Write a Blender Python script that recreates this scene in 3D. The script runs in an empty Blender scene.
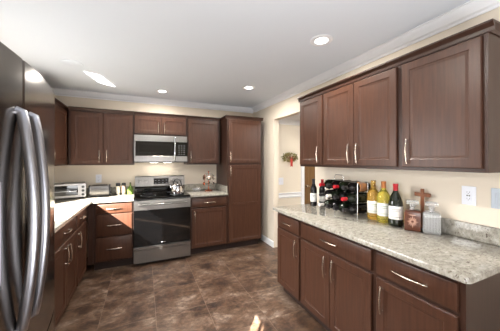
import bpy, bmesh, math, random
from math import sin, cos, pi, radians as R
from mathutils import Vector, Matrix

S = bpy.context.scene
COL = S.collection
random.seed(4)

# ------------------------------------------------------------------ camera
cam = bpy.data.cameras.new('camera')
cam.sensor_width = 36.0
cam.lens = 235.0 / 500.0 * 36.0
cam.shift_y = -0.010
cam.clip_start = 0.02
camo = bpy.data.objects.new('camera', cam)
camo.location = (0, 0, 1.42)
camo.rotation_euler = (R(90), 0, R(-24.3))
COL.objects.link(camo)
S.camera = camo

# ------------------------------------------------------------------ world, sun, daylight, fill lamps, exposure
S.view_settings.view_transform = 'Standard'
S.view_settings.look = 'None'
S.view_settings.gamma = 1
S.view_settings.use_curve_mapping = False
S.view_settings.exposure = 0.0

W = bpy.data.worlds.new('sky')
S.world = W
W.use_nodes = True
bg = W.node_tree.nodes['Background']
bg.inputs[0].default_value = (0.86, 0.93, 1.0, 1)
bg.inputs[1].default_value = 2.0

def lamp(name, kind, loc, energy, color=(1, 1, 1), aim=None, **kw):
    l = bpy.data.lights.new(name, kind)
    l.energy = energy
    l.color = color
    for k, v in kw.items():
        setattr(l, k, v)
    o = bpy.data.objects.new(name, l)
    o.location = loc
    if aim is not None:
        o.rotation_euler = Vector(aim).to_track_quat('-Z', 'Y').to_euler()
    COL.objects.link(o)
    return o

SUN_DIR = Vector((1.0, 1.15, -0.886))
lamp('sun', 'SUN', (-6, -5, 6), 80.0, (1.0, 0.95, 0.87), SUN_DIR, angle=R(0.2))
lamp('rear_fill', 'AREA', (0.6, -2.35, 1.0), 16, (0.97, 0.98, 1.0), (0.1, 1, 0.0),  # added soft fill from behind the camera
     shape='RECTANGLE', size=2.5, size_y=1.2)
lamp('daylight_kitchen_window', 'AREA', (-1.27, 2.4, 1.52), 32, (0.98, 0.98, 0.97), (1, -0.20, -0.70),
     shape='RECTANGLE', size=1.4, size_y=0.9, spread=R(92))
lamp('daylight_blind', 'AREA', (-1.19, -0.95, 0.85), 16, (0.96, 0.98, 1.0), (1, 0.85, -0.35),
     shape='RECTANGLE', size=1.3, size_y=0.8)
# sunlight thrown up through the kitchen window by something shiny outdoors
def ceiling_glint():
    T_ = Vector((-0.475, 3.46, 2.42))
    d = Vector((1.0, 0.8, 0.8)).normalized()
    v = Vector((0.12, 0.50, 0.0))
    v = (v - d * v.dot(d)); h = v.length; v.normalize()
    z = -d
    x = v.cross(z)
    o = lamp('sun_glint', 'AREA', T_ - d * 3.4, 2.0, (1.0, 0.97, 0.92), None, shape='RECTANGLE', size=0.078, size_y=h, spread=R(1.0))
    o.rotation_euler = Matrix((x, v, z)).transposed().to_euler()
ceiling_glint()
lamp('hall_fill', 'AREA', (3.0, 1.6, 2.38), 95, (1.0, 0.97, 0.92), (0, 0.25, -1),  # unseen fill under the hall ceiling, added to brighten the hall
     shape='RECTANGLE', size=1.4, size_y=1.4)

lamp('ceiling_fill', 'AREA', (0.30, -0.60, 0.85), 50, (0.98, 0.985, 1.0), (0.0, 0.28, 1),  # unseen upward disc added as fill for the ceiling
     shape='DISK', size=1.3)

# ------------------------------------------------------------------ materials
def newmat(name):
    m = bpy.data.materials.new(name)
    m.use_nodes = True
    nt = m.node_tree
    return m, nt, nt.nodes['Principled BSDF']

def rgb(h):
    def f(c):
        c /= 255.0
        return c / 12.92 if c <= 0.04045 else ((c + 0.055) / 1.055) ** 2.4
    return (f(h[0]), f(h[1]), f(h[2]), 1)

def plain(name, col, rough=0.5, metal=0.0, var=0.05, scale=8, bump=0.0, **kw):
    """base colour broken up by a faint procedural noise"""
    m, nt, b = newmat(name)
    n = nt.nodes.new('ShaderNodeTexNoise')
    n.inputs['Scale'].default_value = scale
    n.inputs['Detail'].default_value = 4
    tc = nt.nodes.new('ShaderNodeTexCoord')
    nt.links.new(tc.outputs['Object'], n.inputs['Vector'])
    mx = nt.nodes.new('ShaderNodeMix'); mx.data_type = 'RGBA'
    c = list(col)
    mx.inputs[6].default_value = [x * (1 - var) for x in c[:3]] + [1]
    mx.inputs[7].default_value = [min(1, x * (1 + var)) for x in c[:3]] + [1]
    nt.links.new(n.outputs[0], mx.inputs[0])
    nt.links.new(mx.outputs[2], b.inputs['Base Color'])
    b.inputs['Roughness'].default_value = rough
    b.inputs['Metallic'].default_value = metal
    if bump:
        bp = nt.nodes.new('ShaderNodeBump')
        bp.inputs['Strength'].default_value = bump
        bp.inputs['Distance'].default_value = 0.002
        nt.links.new(n.outputs[0], bp.inputs['Height'])
        nt.links.new(bp.outputs[0], b.inputs['Normal'])
    for k, v in kw.items():
        b.inputs[k.replace('_', ' ')].default_value = v
    return m

def ramp(nt, stops, src):
    r = nt.nodes.new('ShaderNodeValToRGB')
    el = r.color_ramp.elements
    while len(el) < len(stops):
        el.new(0.5)
    for e, (p, c) in zip(el, stops):
        e.position = p
        e.color = c
    nt.links.new(src, r.inputs[0])
    return r

def wood(name, c0, c1, rough=0.36, stretch=(14, 14, 0.9)):
    m, nt, b = newmat(name)
    tc = nt.nodes.new('ShaderNodeTexCoord')
    mp = nt.nodes.new('ShaderNodeMapping')
    mp.inputs['Scale'].default_value = stretch
    nt.links.new(tc.outputs['Object'], mp.inputs[0])
    n = nt.nodes.new('ShaderNodeTexNoise')
    n.inputs['Scale'].default_value = 5
    n.inputs['Detail'].default_value = 7
    n.inputs['Roughness'].default_value = 0.6
    nt.links.new(mp.outputs[0], n.inputs['Vector'])
    r = ramp(nt, [(0.3, c0), (0.7, c1)], n.outputs[0])
    nt.links.new(r.outputs[0], b.inputs['Base Color'])
    b.inputs['Roughness'].default_value = rough
    b.inputs['Specular IOR Level'].default_value = 0.38
    return m

def granite(name):
    m, nt, b = newmat(name)
    tc = nt.nodes.new('ShaderNodeTexCoord')
    mp = nt.nodes.new('ShaderNodeMapping')
    mp.inputs['Rotation'].default_value = (0, 0, 0.5)
    mp.inputs['Scale'].default_value = (1, 1.6, 1)
    nt.links.new(tc.outputs['Object'], mp.inputs[0])
    def noise(s, d, ro=0.6):
        n = nt.nodes.new('ShaderNodeTexNoise')
        n.inputs['Scale'].default_value = s
        n.inputs['Detail'].default_value = d
        n.inputs['Roughness'].default_value = ro
        nt.links.new(mp.outputs[0], n.inputs['Vector'])
        return n
    n1 = noise(24, 8, 0.75)
    base = ramp(nt, [(0.30, rgb((122, 117, 106))), (0.45, rgb((148, 143, 133))), (0.58, rgb((168, 164, 154))), (0.72, rgb((194, 191, 184)))], n1.outputs[0])
    n2 = noise(60, 5, 0.7)
    f2 = ramp(nt, [(0.57, (0, 0, 0, 1)), (0.66, (1, 1, 1, 1))], n2.outputs[0])
    mx = nt.nodes.new('ShaderNodeMix'); mx.data_type = 'RGBA'
    nt.links.new(f2.outputs[0], mx.inputs[0])
    nt.links.new(base.outputs[0], mx.inputs[6])
    mx.inputs[7].default_value = rgb((100, 90, 78))
    n3 = noise(38, 4, 0.7)
    n3.inputs['Distortion'].default_value = 0.6
    f3 = ramp(nt, [(0.62, (0, 0, 0, 1)), (0.665, (1, 1, 1, 1))], n3.outputs[0])
    mx2 = nt.nodes.new('ShaderNodeMix'); mx2.data_type = 'RGBA'
    nt.links.new(f3.outputs[0], mx2.inputs[0])
    nt.links.new(mx.outputs[2], mx2.inputs[6])
    mx2.inputs[7].default_value = rgb((84, 72, 66))
    nt.links.new(mx2.outputs[2], b.inputs['Base Color'])
    b.inputs['Roughness'].default_value = 0.09
    return m

def tiles(name):
    m, nt, b = newmat(name)
    tc = nt.nodes.new('ShaderNodeTexCoord')
    br = nt.nodes.new('ShaderNodeTexBrick')
    br.offset = 0.0
    br.squash = 1.0
    br.inputs['Scale'].default_value = 1.0
    br.inputs['Brick Width'].default_value = 0.457
    br.inputs['Row Height'].default_value = 0.457
    br.inputs['Mortar Size'].default_value = 0.0017
    br.inputs['Mortar Smooth'].default_value = 0.2
    br.inputs['Bias'].default_value = 0.0
    br.inputs['Color1'].default_value = (0.62, 0.62, 0.62, 1)
    br.inputs['Color2'].default_value = (1.05, 1.05, 1.05, 1)
    br.inputs['Mortar'].default_value = (1.15, 1.12, 1.1, 1)
    nt.links.new(tc.outputs['Object'], br.inputs['Vector'])
    # slate clouds: each tile shifted by its own brick shade
    ad = nt.nodes.new('ShaderNodeVectorMath'); ad.operation = 'MULTIPLY_ADD'
    nt.links.new(br.outputs['Color'], ad.inputs[0])
    ad.inputs[1].default_value = (7.3, 11.1, 3)
    nt.links.new(tc.outputs['Object'], ad.inputs[2])
    def noise(s, d, ro, dist, sc):
        mp = nt.nodes.new('ShaderNodeMapping')
        mp.inputs['Scale'].default_value = sc
        mp.inputs['Rotation'].default_value = (0, 0, 0.35)
        nt.links.new(ad.outputs[0], mp.inputs[0])
        n = nt.nodes.new('ShaderNodeTexNoise')
        n.inputs['Scale'].default_value = s
        n.inputs['Detail'].default_value = d
        n.inputs['Roughness'].default_value = ro
        n.inputs['Distortion'].default_value = dist
        nt.links.new(mp.outputs[0], n.inputs['Vector'])
        return n
    n1 = noise(4.4, 10, 0.70, 0.35, (1, 1.25, 1))
    r1 = ramp(nt, [(0.34, rgb((52, 41, 37))), (0.44, rgb((80, 61, 50))), (0.52, rgb((106, 82, 65))), (0.59, rgb((118, 98, 84))), (0.68, rgb((156, 136, 120)))], n1.outputs[0])
    n2 = noise(6.5, 7, 0.7, 0.8, (1.2, 1, 1))
    f2 = ramp(nt, [(0.52, (0, 0, 0, 1)), (0.72, (1, 1, 1, 1))], n2.outputs[0])
    mx = nt.nodes.new('ShaderNodeMix'); mx.data_type = 'RGBA'
    nt.links.new(f2.outputs[0], mx.inputs[0])
    nt.links.new(r1.outputs[0], mx.inputs[6])
    mx.inputs[7].default_value = rgb((100, 72, 54))
    n3 = noise(22, 6, 0.75, 0.3, (1, 1.6, 1))
    f3 = ramp(nt, [(0.38, (0.62, 0.62, 0.62, 1)), (0.62, (1.06, 1.06, 1.06, 1))], n3.outputs[0])
    mu = nt.nodes.new('ShaderNodeMix'); mu.data_type = 'RGBA'; mu.blend_type = 'MULTIPLY'
    mu.inputs[0].default_value = 1
    nt.links.new(mx.outputs[2], mu.inputs[6])
    nt.links.new(f3.outputs[0], mu.inputs[7])
    grout = nt.nodes.new('ShaderNodeMix'); grout.data_type = 'RGBA'
    nt.links.new(br.outputs['Fac'], grout.inputs[0])
    nt.links.new(mu.outputs[2], grout.inputs[6])
    grout.inputs[7].default_value = rgb((124, 104, 90))
    nt.links.new(grout.outputs[2], b.inputs['Base Color'])
    rr = ramp(nt, [(0.3, (0.30, 0.30, 0.30, 1)), (0.7, (0.48, 0.48, 0.48, 1))], n1.outputs[0])
    nt.links.new(rr.outputs[0], b.inputs['Roughness'])
    bp = nt.nodes.new('ShaderNodeBump')
    bp.inputs['Strength'].default_value = 0.35
    bp.inputs['Distance'].default_value = 0.004
    nt.links.new(n3.outputs[0], bp.inputs['Height'])
    nt.links.new(bp.outputs[0], b.inputs['Normal'])
    return m

def brushed(name, col, rough, stretch=(1, 1, 60), var=0.10):
    m, nt, b = newmat(name)
    tc = nt.nodes.new('ShaderNodeTexCoord')
    mp = nt.nodes.new('ShaderNodeMapping')
    mp.inputs['Scale'].default_value = stretch
    nt.links.new(tc.outputs['Object'], mp.inputs[0])
    n = nt.nodes.new('ShaderNodeTexNoise')
    n.inputs['Scale'].default_value = 6
    n.inputs['Detail'].default_value = 3
    nt.links.new(mp.outputs[0], n.inputs['Vector'])
    r = ramp(nt, [(0.3, tuple(c * (1 - var) for c in col[:3]) + (1,)), (0.7, tuple(min(1, c * (1 + var)) for c in col[:3]) + (1,))], n.outputs[0])
    nt.links.new(r.outputs[0], b.inputs['Base Color'])
    b.inputs['Metallic'].default_value = 1
    b.inputs['Roughness'].default_value = rough
    return m

def glow(name, col, strength):
    m, nt, b = newmat(name)
    b.inputs['Base Color'].default_value = (1, 1, 1, 1)
    b.inputs['Emission Color'].default_value = col
    b.inputs['Emission Strength'].default_value = strength
    return m

M = dict(
    wall=plain('cream_paint', rgb((224, 212, 195)), 0.75, var=0.012, scale=3),
    wall_hall=plain('cream_hall_paint', rgb((232, 222, 205)), 0.75, var=0.012, scale=3),
    ceiling=plain('ceiling_paint', rgb((228, 234, 242)), 0.85, var=0.01, scale=3),
    white=plain('white_trim_paint', rgb((242, 243, 246)), 0.4, var=0.012, scale=4),
    floor=tiles('slate_look_tile'),
    cab=wood('cherry_stain', rgb((61, 37, 26)), rgb((79, 50, 36))),
    cab_in=wood('cherry_frame_stain', rgb((50, 31, 23)), rgb((63, 40, 30))),
    kick=plain('dark_toe_kick', rgb((46, 30, 25)), 0.6),
    granite=granite('granite'),
    steel=brushed('stainless_steel', rgb((146, 143, 140)), 0.28, (60, 1, 1)),
    fridge=brushed('dark_stainless', rgb((124, 119, 114)), 0.16, (60, 60, 1), 0.05),
    fridge_side=plain('fridge_grey_side', rgb((70, 68, 66)), 0.45),
    handle_dark=brushed('fridge_handle_steel', rgb((148, 149, 156)), 0.30, (40, 40, 1)),
    nickel=brushed('satin_nickel', rgb((200, 186, 172)), 0.27, (1, 1, 20)),
    chrome=plain('polished_chrome', rgb((226, 226, 228)), 0.08, 1.0, var=0.01),
    blackglass=plain('black_glass', (0.0009, 0.0009, 0.001, 1), 0.04, var=0.02, Specular_IOR_Level=0.55),
    black=plain('black_plastic', (0.012, 0.012, 0.013, 1), 0.35),
    darkgrey=plain('dark_grey_plastic', (0.05, 0.05, 0.052, 1), 0.4),
    plate=plain('white_plate_plastic', rgb((232, 234, 242)), 0.35, var=0.01),
    plate_grey=plain('grey_plate', rgb((188, 196, 206)), 0.35, var=0.01),
    seam=plain('pale_gasket', rgb((200, 196, 190)), 0.5),
    winedark=plain('dark_bottle_glass', (0.008, 0.007, 0.007, 1), 0.06, var=0.1),
    winegreen=plain('dark_green_bottle_glass', (0.010, 0.014, 0.007, 1), 0.07, var=0.1),
    amber=plain('amber_wine', rgb((255, 212, 112)), 0.05, var=0.04, Transmission_Weight=0.85, IOR=1.4),
    yellow=plain('yellow_wine', rgb((255, 244, 124)), 0.05, var=0.04, Transmission_Weight=0.85, IOR=1.4),
    clear=plain('clear_glass', (0.93, 0.95, 0.95, 1), 0.03, var=0.01, Transmission_Weight=1.0, IOR=1.45),
    crystal=plain('cut_crystal', (0.90, 0.90, 0.90, 1), 0.06, var=0.02, Transmission_Weight=0.75, IOR=1.5),
    whiskey=plain('whiskey_crystal', rgb((104, 58, 40)), 0.1, var=0.15, scale=30, Transmission_Weight=0.25, IOR=1.45),
    whiskey_cut=plain('whiskey_cut_facets', rgb((196, 146, 120)), 0.12, var=0.15, scale=40),
    redcap=plain('red_foil', rgb((178, 30, 40)), 0.35),
    whitecap=plain('white_foil', rgb((226, 220, 216)), 0.35),
    blackcap=plain('black_foil', (0.02, 0.018, 0.02, 1), 0.35),
    goldcap=plain('gold_foil', rgb((190, 120, 70)), 0.35, 0.5),
    paper=plain('paper_label', rgb((236, 234, 228)), 0.6, var=0.03, scale=25),
    tanpaper=plain('tan_paper_label', rgb((190, 130, 80)), 0.6, var=0.2, scale=25),
    ink=plain('grey_ink', rgb((120, 120, 122)), 0.6),
    greenink=plain('green_ink', rgb((120, 140, 90)), 0.6),
    crosswood=wood('walnut', rgb((110, 62, 34)), rgb((150, 92, 54)), 0.45, (20, 20, 2)),
    copper=plain('copper', rgb((214, 128, 92)), 0.22, 1.0),
    greenglass=plain('green_glass', rgb((112, 138, 66)), 0.06, Transmission_Weight=0.5, IOR=1.45),
    cork=plain('dark_cork', rgb((70, 60, 40)), 0.7),
    acrylic=plain('clear_grinder_acrylic', rgb((216, 206, 190)), 0.15, var=0.1, scale=60),
    pepper=plain('peppercorn_fill', rgb((130, 112, 92)), 0.25, var=0.5, scale=160),
    leaf=plain('olive_leaf', rgb((128, 120, 56)), 0.6, var=0.3, scale=40),
    berry=plain('brown_berry', rgb((112, 84, 52)), 0.5),
    ribbon=plain('red_ribbon', rgb((196, 60, 54)), 0.5),
    halldoor=wood('brown_door_wood', rgb((112, 82, 48)), rgb((134, 100, 60)), 0.5, (10, 10, 1)),
    lens=glow('lit_lens', (1.0, 0.96, 0.90, 1), 9.0),
    blind=plain('white_blind', rgb((228, 226, 220)), 0.6),
    display=plain('display_glass', (0.010, 0.011, 0.014, 1), 0.08),
    marks=plain('grey_markings', rgb((150, 152, 156)), 0.5),
    beige=plain('shelf_underside', rgb((206, 178, 140)), 0.6, var=0.03),
)

# ------------------------------------------------------------------ mesh helpers
class MB:
    def __init__(self):
        self.b = bmesh.new()
    def loft(self, loops, cap0=True, cap1=True, closed=True):
        rows = [[self.b.verts.new(p) for p in lp] for lp in loops]
        n = len(rows[0])
        for a, c in zip(rows, rows[1:]):
            for i in range(n if closed else n - 1):
                j = (i + 1) % n
                self.b.faces.new((a[i], a[j], c[j], c[i]))
        if cap0: self.b.faces.new(list(reversed(rows[0])))
        if cap1: self.b.faces.new(rows[-1])
        return self
    def box(self, x0, x1, y0, y1, z0, z1, bev=0.0, seg=1):
        tmp = bmesh.new()
        bmesh.ops.create_cube(tmp, size=1)
        for v in tmp.verts:
            v.co = Vector(((x0 + x1) / 2 + v.co.x * (x1 - x0), (y0 + y1) / 2 + v.co.y * (y1 - y0), (z0 + z1) / 2 + v.co.z * (z1 - z0)))
        if bev > 0:
            bmesh.ops.bevel(tmp, geom=list(tmp.edges), offset=bev, segments=seg, profile=0.5, affect='EDGES')
        self.merge(tmp)
        return self
    def merge(self, tmp, mat=None):
        if mat is not None:
            bmesh.ops.transform(tmp, matrix=mat, verts=tmp.verts)
        mp = {v: self.b.verts.new(v.co) for v in tmp.verts}
        for f in tmp.faces:
            try:
                self.b.faces.new([mp[v] for v in f.verts])
            except ValueError:
                pass
        tmp.free()
    def lathe(self, prof, c=(0, 0, 0), seg=28, axis='z', a0=0, a1=2 * pi):
        full = abs(a1 - a0 - 2 * pi) < 1e-6
        n = seg if full else seg + 1
        loops = []
        for r, h in prof:
            lp = []
            for i in range(n):
                a = a0 + (a1 - a0) * i / seg
                p = (r * cos(a), r * sin(a), h)
                if axis == 'y': p = (p[0], h, -p[1])
                if axis == 'x': p = (h, p[0], p[1])
                lp.append((c[0] + p[0], c[1] + p[1], c[2] + p[2]))
            loops.append(lp)
        self.loft(loops, full, full, full)
        return self
    def tube(self, pts, r, seg=10, closed=False, flat=1.0):
        seg = max(seg, 16)
        P = [Vector(p) for p in pts]
        n = len(P)
        rs = r if isinstance(r, (list, tuple)) else [r] * n
        loops = []
        up = None
        for i in range(n):
            if closed:
                t = P[(i + 1) % n] - P[i - 1]
            else:
                t = P[min(i + 1, n - 1)] - P[max(i - 1, 0)]
            t.normalize()
            if up is None:
                up = Vector((0, 0, 1)) if abs(t.z) < 0.9 else Vector((0, 1, 0))
            sd = t.cross(up).normalized()
            up = sd.cross(t).normalized()
            loops.append([P[i] + (sd * cos(2 * pi * k / seg) * flat + up * sin(2 * pi * k / seg)) * rs[i] for k in range(seg)])
        if closed:
            loops.append(loops[0])
            self.loft(loops, False, False)
            bmesh.ops.remove_doubles(self.b, verts=self.b.verts, dist=1e-6)
        else:
            self.loft(loops)
        return self
    def prism(self, outline, axis, a, b):
        """outline: list of 2-D points; axis: direction of extrusion"""
        def P(p, t):
            return {'x': (t, p[0], p[1]), 'y': (p[0], t, p[1]), 'z': (p[0], p[1], t)}[axis]
        self.loft([[P(p, a) for p in outline], [P(p, b) for p in outline]])
        return self
    def front(self, x0, x1, z0, z1, y, steps):
        """framed front facing -y: steps = (inset, depth) rings from back edge to centre"""
        loops = []
        for ins, d in steps:
            loops.append([(x0 + ins, y + d, z0 + ins), (x1 - ins, y + d, z0 + ins), (x1 - ins, y + d, z1 - ins), (x0 + ins, y + d, z1 - ins)])
        self.loft(loops)
        return self
    def build(self, name, mat, parent=None, smooth=True, loc=None):
        bmesh.ops.recalc_face_normals(self.b, faces=self.b.faces)
        me = bpy.data.meshes.new(name)
        self.b.to_mesh(me)
        self.b.free()
        me.materials.append(M[mat])
        if smooth:
            for p in me.polygons: p.use_smooth = True
            me.set_sharp_from_angle(angle=R(31))
        o = bpy.data.objects.new(name, me)
        COL.objects.link(o)
        if parent is not None: o.parent = parent
        if loc is not None: o.location = loc
        return o

def tag(o, label=None, cat=None, group=None, kind=None):
    if label: o['label'] = label
    if cat: o['category'] = cat
    if group: o['group'] = group
    if kind: o['kind'] = kind
    return o

def thing(name, label, cat, loc=(0, 0, 0), rz=0.0, group=None):
    o = bpy.data.objects.new(name, None)
    o.empty_display_size = 0.1
    o.location = loc
    o.rotation_euler = (0, 0, rz)
    COL.objects.link(o)
    return tag(o, label, cat, group)

def struct(name, mb, mat, parent=None, smooth=False, loc=None):
    o = mb.build(name, mat, parent, smooth, loc)
    if parent is None: o['kind'] = 'structure'
    return o

def copy_tree(o, parent=None):
    c = o.copy()
    COL.objects.link(c)
    if parent is not None: c.parent = parent
    for ch in list(o.children): copy_tree(ch, c)
    return c

# ------------------------------------------------------------------ the shell
XL, XR, YB, ZC = -1.25, 1.93, 4.13, 2.42
YR = -2.4                                    # rear of the room, behind the camera
T = 0.12
DO0, DO1, DOZ = 2.32, 3.33, 2.085
TR = 0.09            # doorway in the right wall
YH = 3.50                                    # hall wall seen through it

struct('floor', MB().box(XL - T - 0.1, 4.7 - 0.1, YR - T - 1.84, YB + T - 1.84, -0.06, 0), 'floor', loc=(0.1, 1.84, 0))
struct('ceiling', MB().box(XL - T, 4.7, YR - T, YB + T, ZC, ZC + 0.08), 'ceiling')
struct('wall_back', MB().box(XL - T, XR + T, YB, YB + T, 0, ZC), 'wall')
rw = MB()
rw.box(XR, XR + TR, YR, DO0, 0, ZC)
rw.box(XR, XR + TR, DO1, YB, 0, ZC)
rw.box(XR, XR + TR, DO0, DO1, DOZ, ZC)
struct('wall_right', rw, 'wall')
# left wall with two windows (the kitchen window over the counter, a blind-covered one before the fridge)
w1 = (1.62, 3.08, 1.06, 2.02)
w2 = (-1.75, -0.40, 0.75, 2.05)
lw = MB()
x0, x1 = XL - T, XL
lw.box(x0, x1, YR, w2[0], 0, ZC); lw.box(x0, x1, w2[1], w1[0], 0, ZC); lw.box(x0, x1, w1[1], YB, 0, ZC)
for w in (w1, w2):
    lw.box(x0, x1, w[0], w[1], 0, w[2]); lw.box(x0, x1, w[0], w[1], w[3], ZC)
struct('wall_left', lw, 'wall')
# rear wall, out of view, with a wide window added for light
rr = MB()
rr.box(XL, -0.7, YR - T, YR, 0, ZC); rr.box(1.85, 4.6, YR - T, YR, 0, ZC); rr.box(-0.7, 1.85, YR - T, YR, 1.62, ZC); rr.box(-0.7, 1.85, YR - T, YR, 0, 0.36)
struct('wall_rear', rr, 'wall')
# hall beyond the doorway
struct('wall_hall', MB().box(XR + TR, 2.66, YH, YH + T, 0, ZC).box(3.46, 4.6, YH, YH + T, 0, ZC).box(2.66, 3.46, YH, YH + T, 2.04, ZC), 'wall_hall')
struct('wall_far', MB().box(4.6, 4.7, YR, YH + T, 0, ZC), 'wall_hall')

# crown moulding, baseboards, chair rail, casings
def crown_profile(d=0.072, h=0.085):
    return [(0, 0), (0.010, 0), (0.014, 0.014), (0.030, 0.022), (d * 0.62, h * 0.58), (d - 0.014, h - 0.020), (d - 0.012, h - 0.008), (d, h - 0.006), (d, h), (0, h)]
cp = crown_profile()
z0 = ZC - 0.086
struct('trim_1', MB().prism([(YB - 0.001 - d, z0 + h) for d, h in cp], 'x', XL + 0.001, XR - 0.001), 'white', smooth=True)
struct('trim_2', MB().prism([(XR - 0.001 - d, z0 + h) for d, h in cp], 'y', YR + 0.01, YB - 0.086), 'white', smooth=True)
struct('trim_3', MB().prism([(XL + 0.001 + d, z0 + h) for d, h in cp], 'y', YR + 0.01, YB - 0.086), 'white', smooth=True)
struct('trim_7', MB().box(XR + TR + 0.001, 4.59, 3.0, YH - 0.001, 2.135, ZC - 0.001), 'white')
struct('trim_4', MB().prism([(YH - 0.001 - d, 2.135 - 0.086 + h) for d, h in cp], 'x', XR + TR + 0.001, 4.59), 'white', smooth=True)
bb = [(0, 0.001), (0.014, 0.001), (0.014, 0.085), (0.009, 0.097), (0.004, 0.10), (0, 0.10)]
struct('baseboard_right', MB().prism([(XR - 0.001 - d, h) for d, h in bb], 'y', DO1 + 0.001, YB - 0.002), 'white')
struct('baseboard_hall', MB().prism([(YH - 0.001 - d, h) for d, h in bb], 'x', XR + TR + 0.002, 2.59), 'white')
cr = [(0, 0), (0.012, 0), (0.018, 0.025), (0.012, 0.035), (0.012, 0.065), (0.024, 0.075), (0.024, 0.092), (0, 0.092)]
struct('trim_5', MB().prism([(YH - 0.001 - d, 0.765 + h) for d, h in cr], 'x', XR + TR + 0.002, 2.585), 'white')
struct('trim_6', MB().box(2.59, 2.66, YH - 0.018, YH - 0.001, 0, 2.11, 0.003).box(3.46, 3.53, YH - 0.018, YH - 0.001, 0, 2.11, 0.003).box(2.66, 3.46, YH - 0.018, YH - 0.001, 2.04, 2.11, 0.003), 'white')
dm = MB().front(2.665, 3.455, 0.008, 2.035, YH + 0.02, [(0, 0.045), (0, 0.0), (0.11, 0.0), (0.12, 0.010), (0.14, 0.010)])
d1 = struct('door_1', dm, 'halldoor')
MB().lathe([(0.0, -0.062), (0.020, -0.058), (0.027, -0.045), (0.020, -0.03), (0.010, -0.024), (0.010, -0.010), (0.026, -0.006), (0.026, 0)], (2.735, YH + 0.0195, 0.95), 20, 'y').build('door_knob', 'nickel', d1)

# windows of the left wall and the added rear window
def window(name, w, mull=1):
    xm = XL - T / 2
    f = MB()
    y0, y1, a, b = w
    k = 0.04
    f.box(xm - 0.025, xm + 0.025, y0, y0 + k, a, b); f.box(xm - 0.025, xm + 0.025, y1 - k, y1, a, b)
    f.box(xm - 0.025, xm + 0.025, y0, y1, a, a + k); f.box(xm - 0.025, xm + 0.025, y0, y1, b - k, b)
    o = struct(name, f, 'white')
    s = MB().box(XL - 0.005, XL + 0.03, y0 - 0.03, y1 + 0.03, a - 0.022, a - 0.001, 0.003)
    s.build('window_sill', 'white', o)
    return o
window('window_1', w1)
window('window_2', w2)
# vertical blind on window_2: closed but for two slits
bl = thing('vertical_blind', 'white vertical blind hanging over the window before the fridge', 'blind', (XL + 0.012, w2[1], 1.975))
MB().box(0.0, 0.04, w2[0] - w2[1] - 0.03, 0.03, -0.03, 0.02, 0.004).build('headrail', 'white', bl)
slits = [(-0.632, -0.532), (-0.700, -0.672)]
def slat(a, b):
    MB().box(0.017, 0.021, a - w2[1], b - w2[1], -1.20, -0.031).build('slat', 'blind', bl)
slat(-0.532, -0.375); slat(-0.672, -0.632)
y = -0.700
while y > w2[0] - 0.02:
    slat(y - 0.10, y); y -= 0.098
pd = MB()
for a, b in ((-0.7, -0.65), (0.55, 0.60), (1.80, 1.85)):
    pd.box(a, b, YR - 0.08, YR - 0.03, 0.36, 1.62)
pd.box(-0.65, 1.80, YR - 0.08, YR - 0.03, 1.57, 1.62).box(-0.65, 1.80, YR - 0.08, YR - 0.03, 0.36, 0.41)
o = struct('window_3', pd, 'white')
MB().box(-0.65, 1.80, YR - 0.028, YR - 0.022, 0.38, 1.60).build('added_sun_screen', 'blind', o)  # unseen sheet added to keep sun off the floor behind the camera

# ------------------------------------------------------------------ cabinets (local: front faces -y, back at y = 0)
DOOR_STEPS = [(0, 0.019), (0, 0.004), (0.004, 0), (0.050, 0), (0.054, 0.003), (0.060, 0.0035), (0.066, 0.007), (0.072, 0.007)]
DRAWER_STEPS = [(0, 0.019), (0, 0.006), (0.002, 0.002), (0.006, 0.0)]

def pull(parent, x, z, y, vertical, L=0.165):
    """arched bar pull on a front whose face is at y"""
    pts = []
    n = 16
    for i in range(n + 1):
        t = i / n * 2 - 1
        s = t * L / 2
        d = 0.018 + 0.009 * (1 - t * t)
        pts.append((x, y - d, z + s) if vertical else (x + s, y - d, z))
    m = MB()
    rr_ = [0.0045 + 0.0028 * (1 - abs(i / n * 2 - 1)) for i in range(n + 1)]
    m.tube(pts, rr_, 8)
    for s in (-1, 1):
        q = s * L / 2 * 0.80
        c = (x, 0, z + q) if vertical else (x + q, 0, z)
        m.tube([(c[0], y - 0.0002, c[2]), (c[0], y - 0.004, c[2]), (c[0], y - 0.012, c[2]), (c[0], y - 0.021, c[2])], [0.0075, 0.0065, 0.0042, 0.0042], 8)
    return m.build('handle', 'nickel', parent)

def add_door(root, x0, x1, z0, z1, yf, hx=None, hz=None, rails=()):
    m = MB().front(x0, x1, z0, z1, yf, DOOR_STEPS)
    for rz in rails:
        m.box(x0 + 0.048, x1 - 0.048, yf + 0.0005, yf + 0.011, rz - 0.025, rz + 0.025, 0.003)
    d = m.build('door', 'cab', root)
    if hx is not None:
        pull(d, hx, hz, yf, True)
    return d

def add_drawer(root, x0, x1, z0, z1, yf, L=0.125, handle=True):
    L = min(max(L, 0.125) + 0.04, 0.19)
    d = MB().front(x0, x1, z0, z1, yf, DRAWER_STEPS).build('drawer', 'cab', root)
    if handle:
        pull(d, (x0 + x1) / 2, (z0 + z1) / 2, yf, False, L)
    return d

BASE_D, KICK, BASE_T = 0.605, 0.105, 0.880
def base_cab(name, label, loc, rz, w, drawers, doors, group=None, pulls=(), L=0.125, group_z=None):
    """drawers: list of (x0, x1, z0, z1); doors: list of (x0, x1, handle side)"""
    t = thing(name, label, 'cabinet', loc, rz)
    h = w / 2 - 0.0005
    MB().box(-h, h, -BASE_D, -0.002, KICK, BASE_T).build('body', 'cab_in', t)
    MB().box(-h, h, -BASE_D + 0.07, -0.06, 0.001, KICK).build('toe_kick', 'kick', t)
    yf = -BASE_D - 0.0195
    for a, b, z0, z1 in drawers:
        add_drawer(t, a, b, z0, z1, yf, L)
    for a, b, side in doors:
        hx = {'l': a + 0.042, 'r': b - 0.042}[side]
        add_door(t, a, b, 0.120, 0.700, yf, hx, 0.585)
    return t

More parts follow.
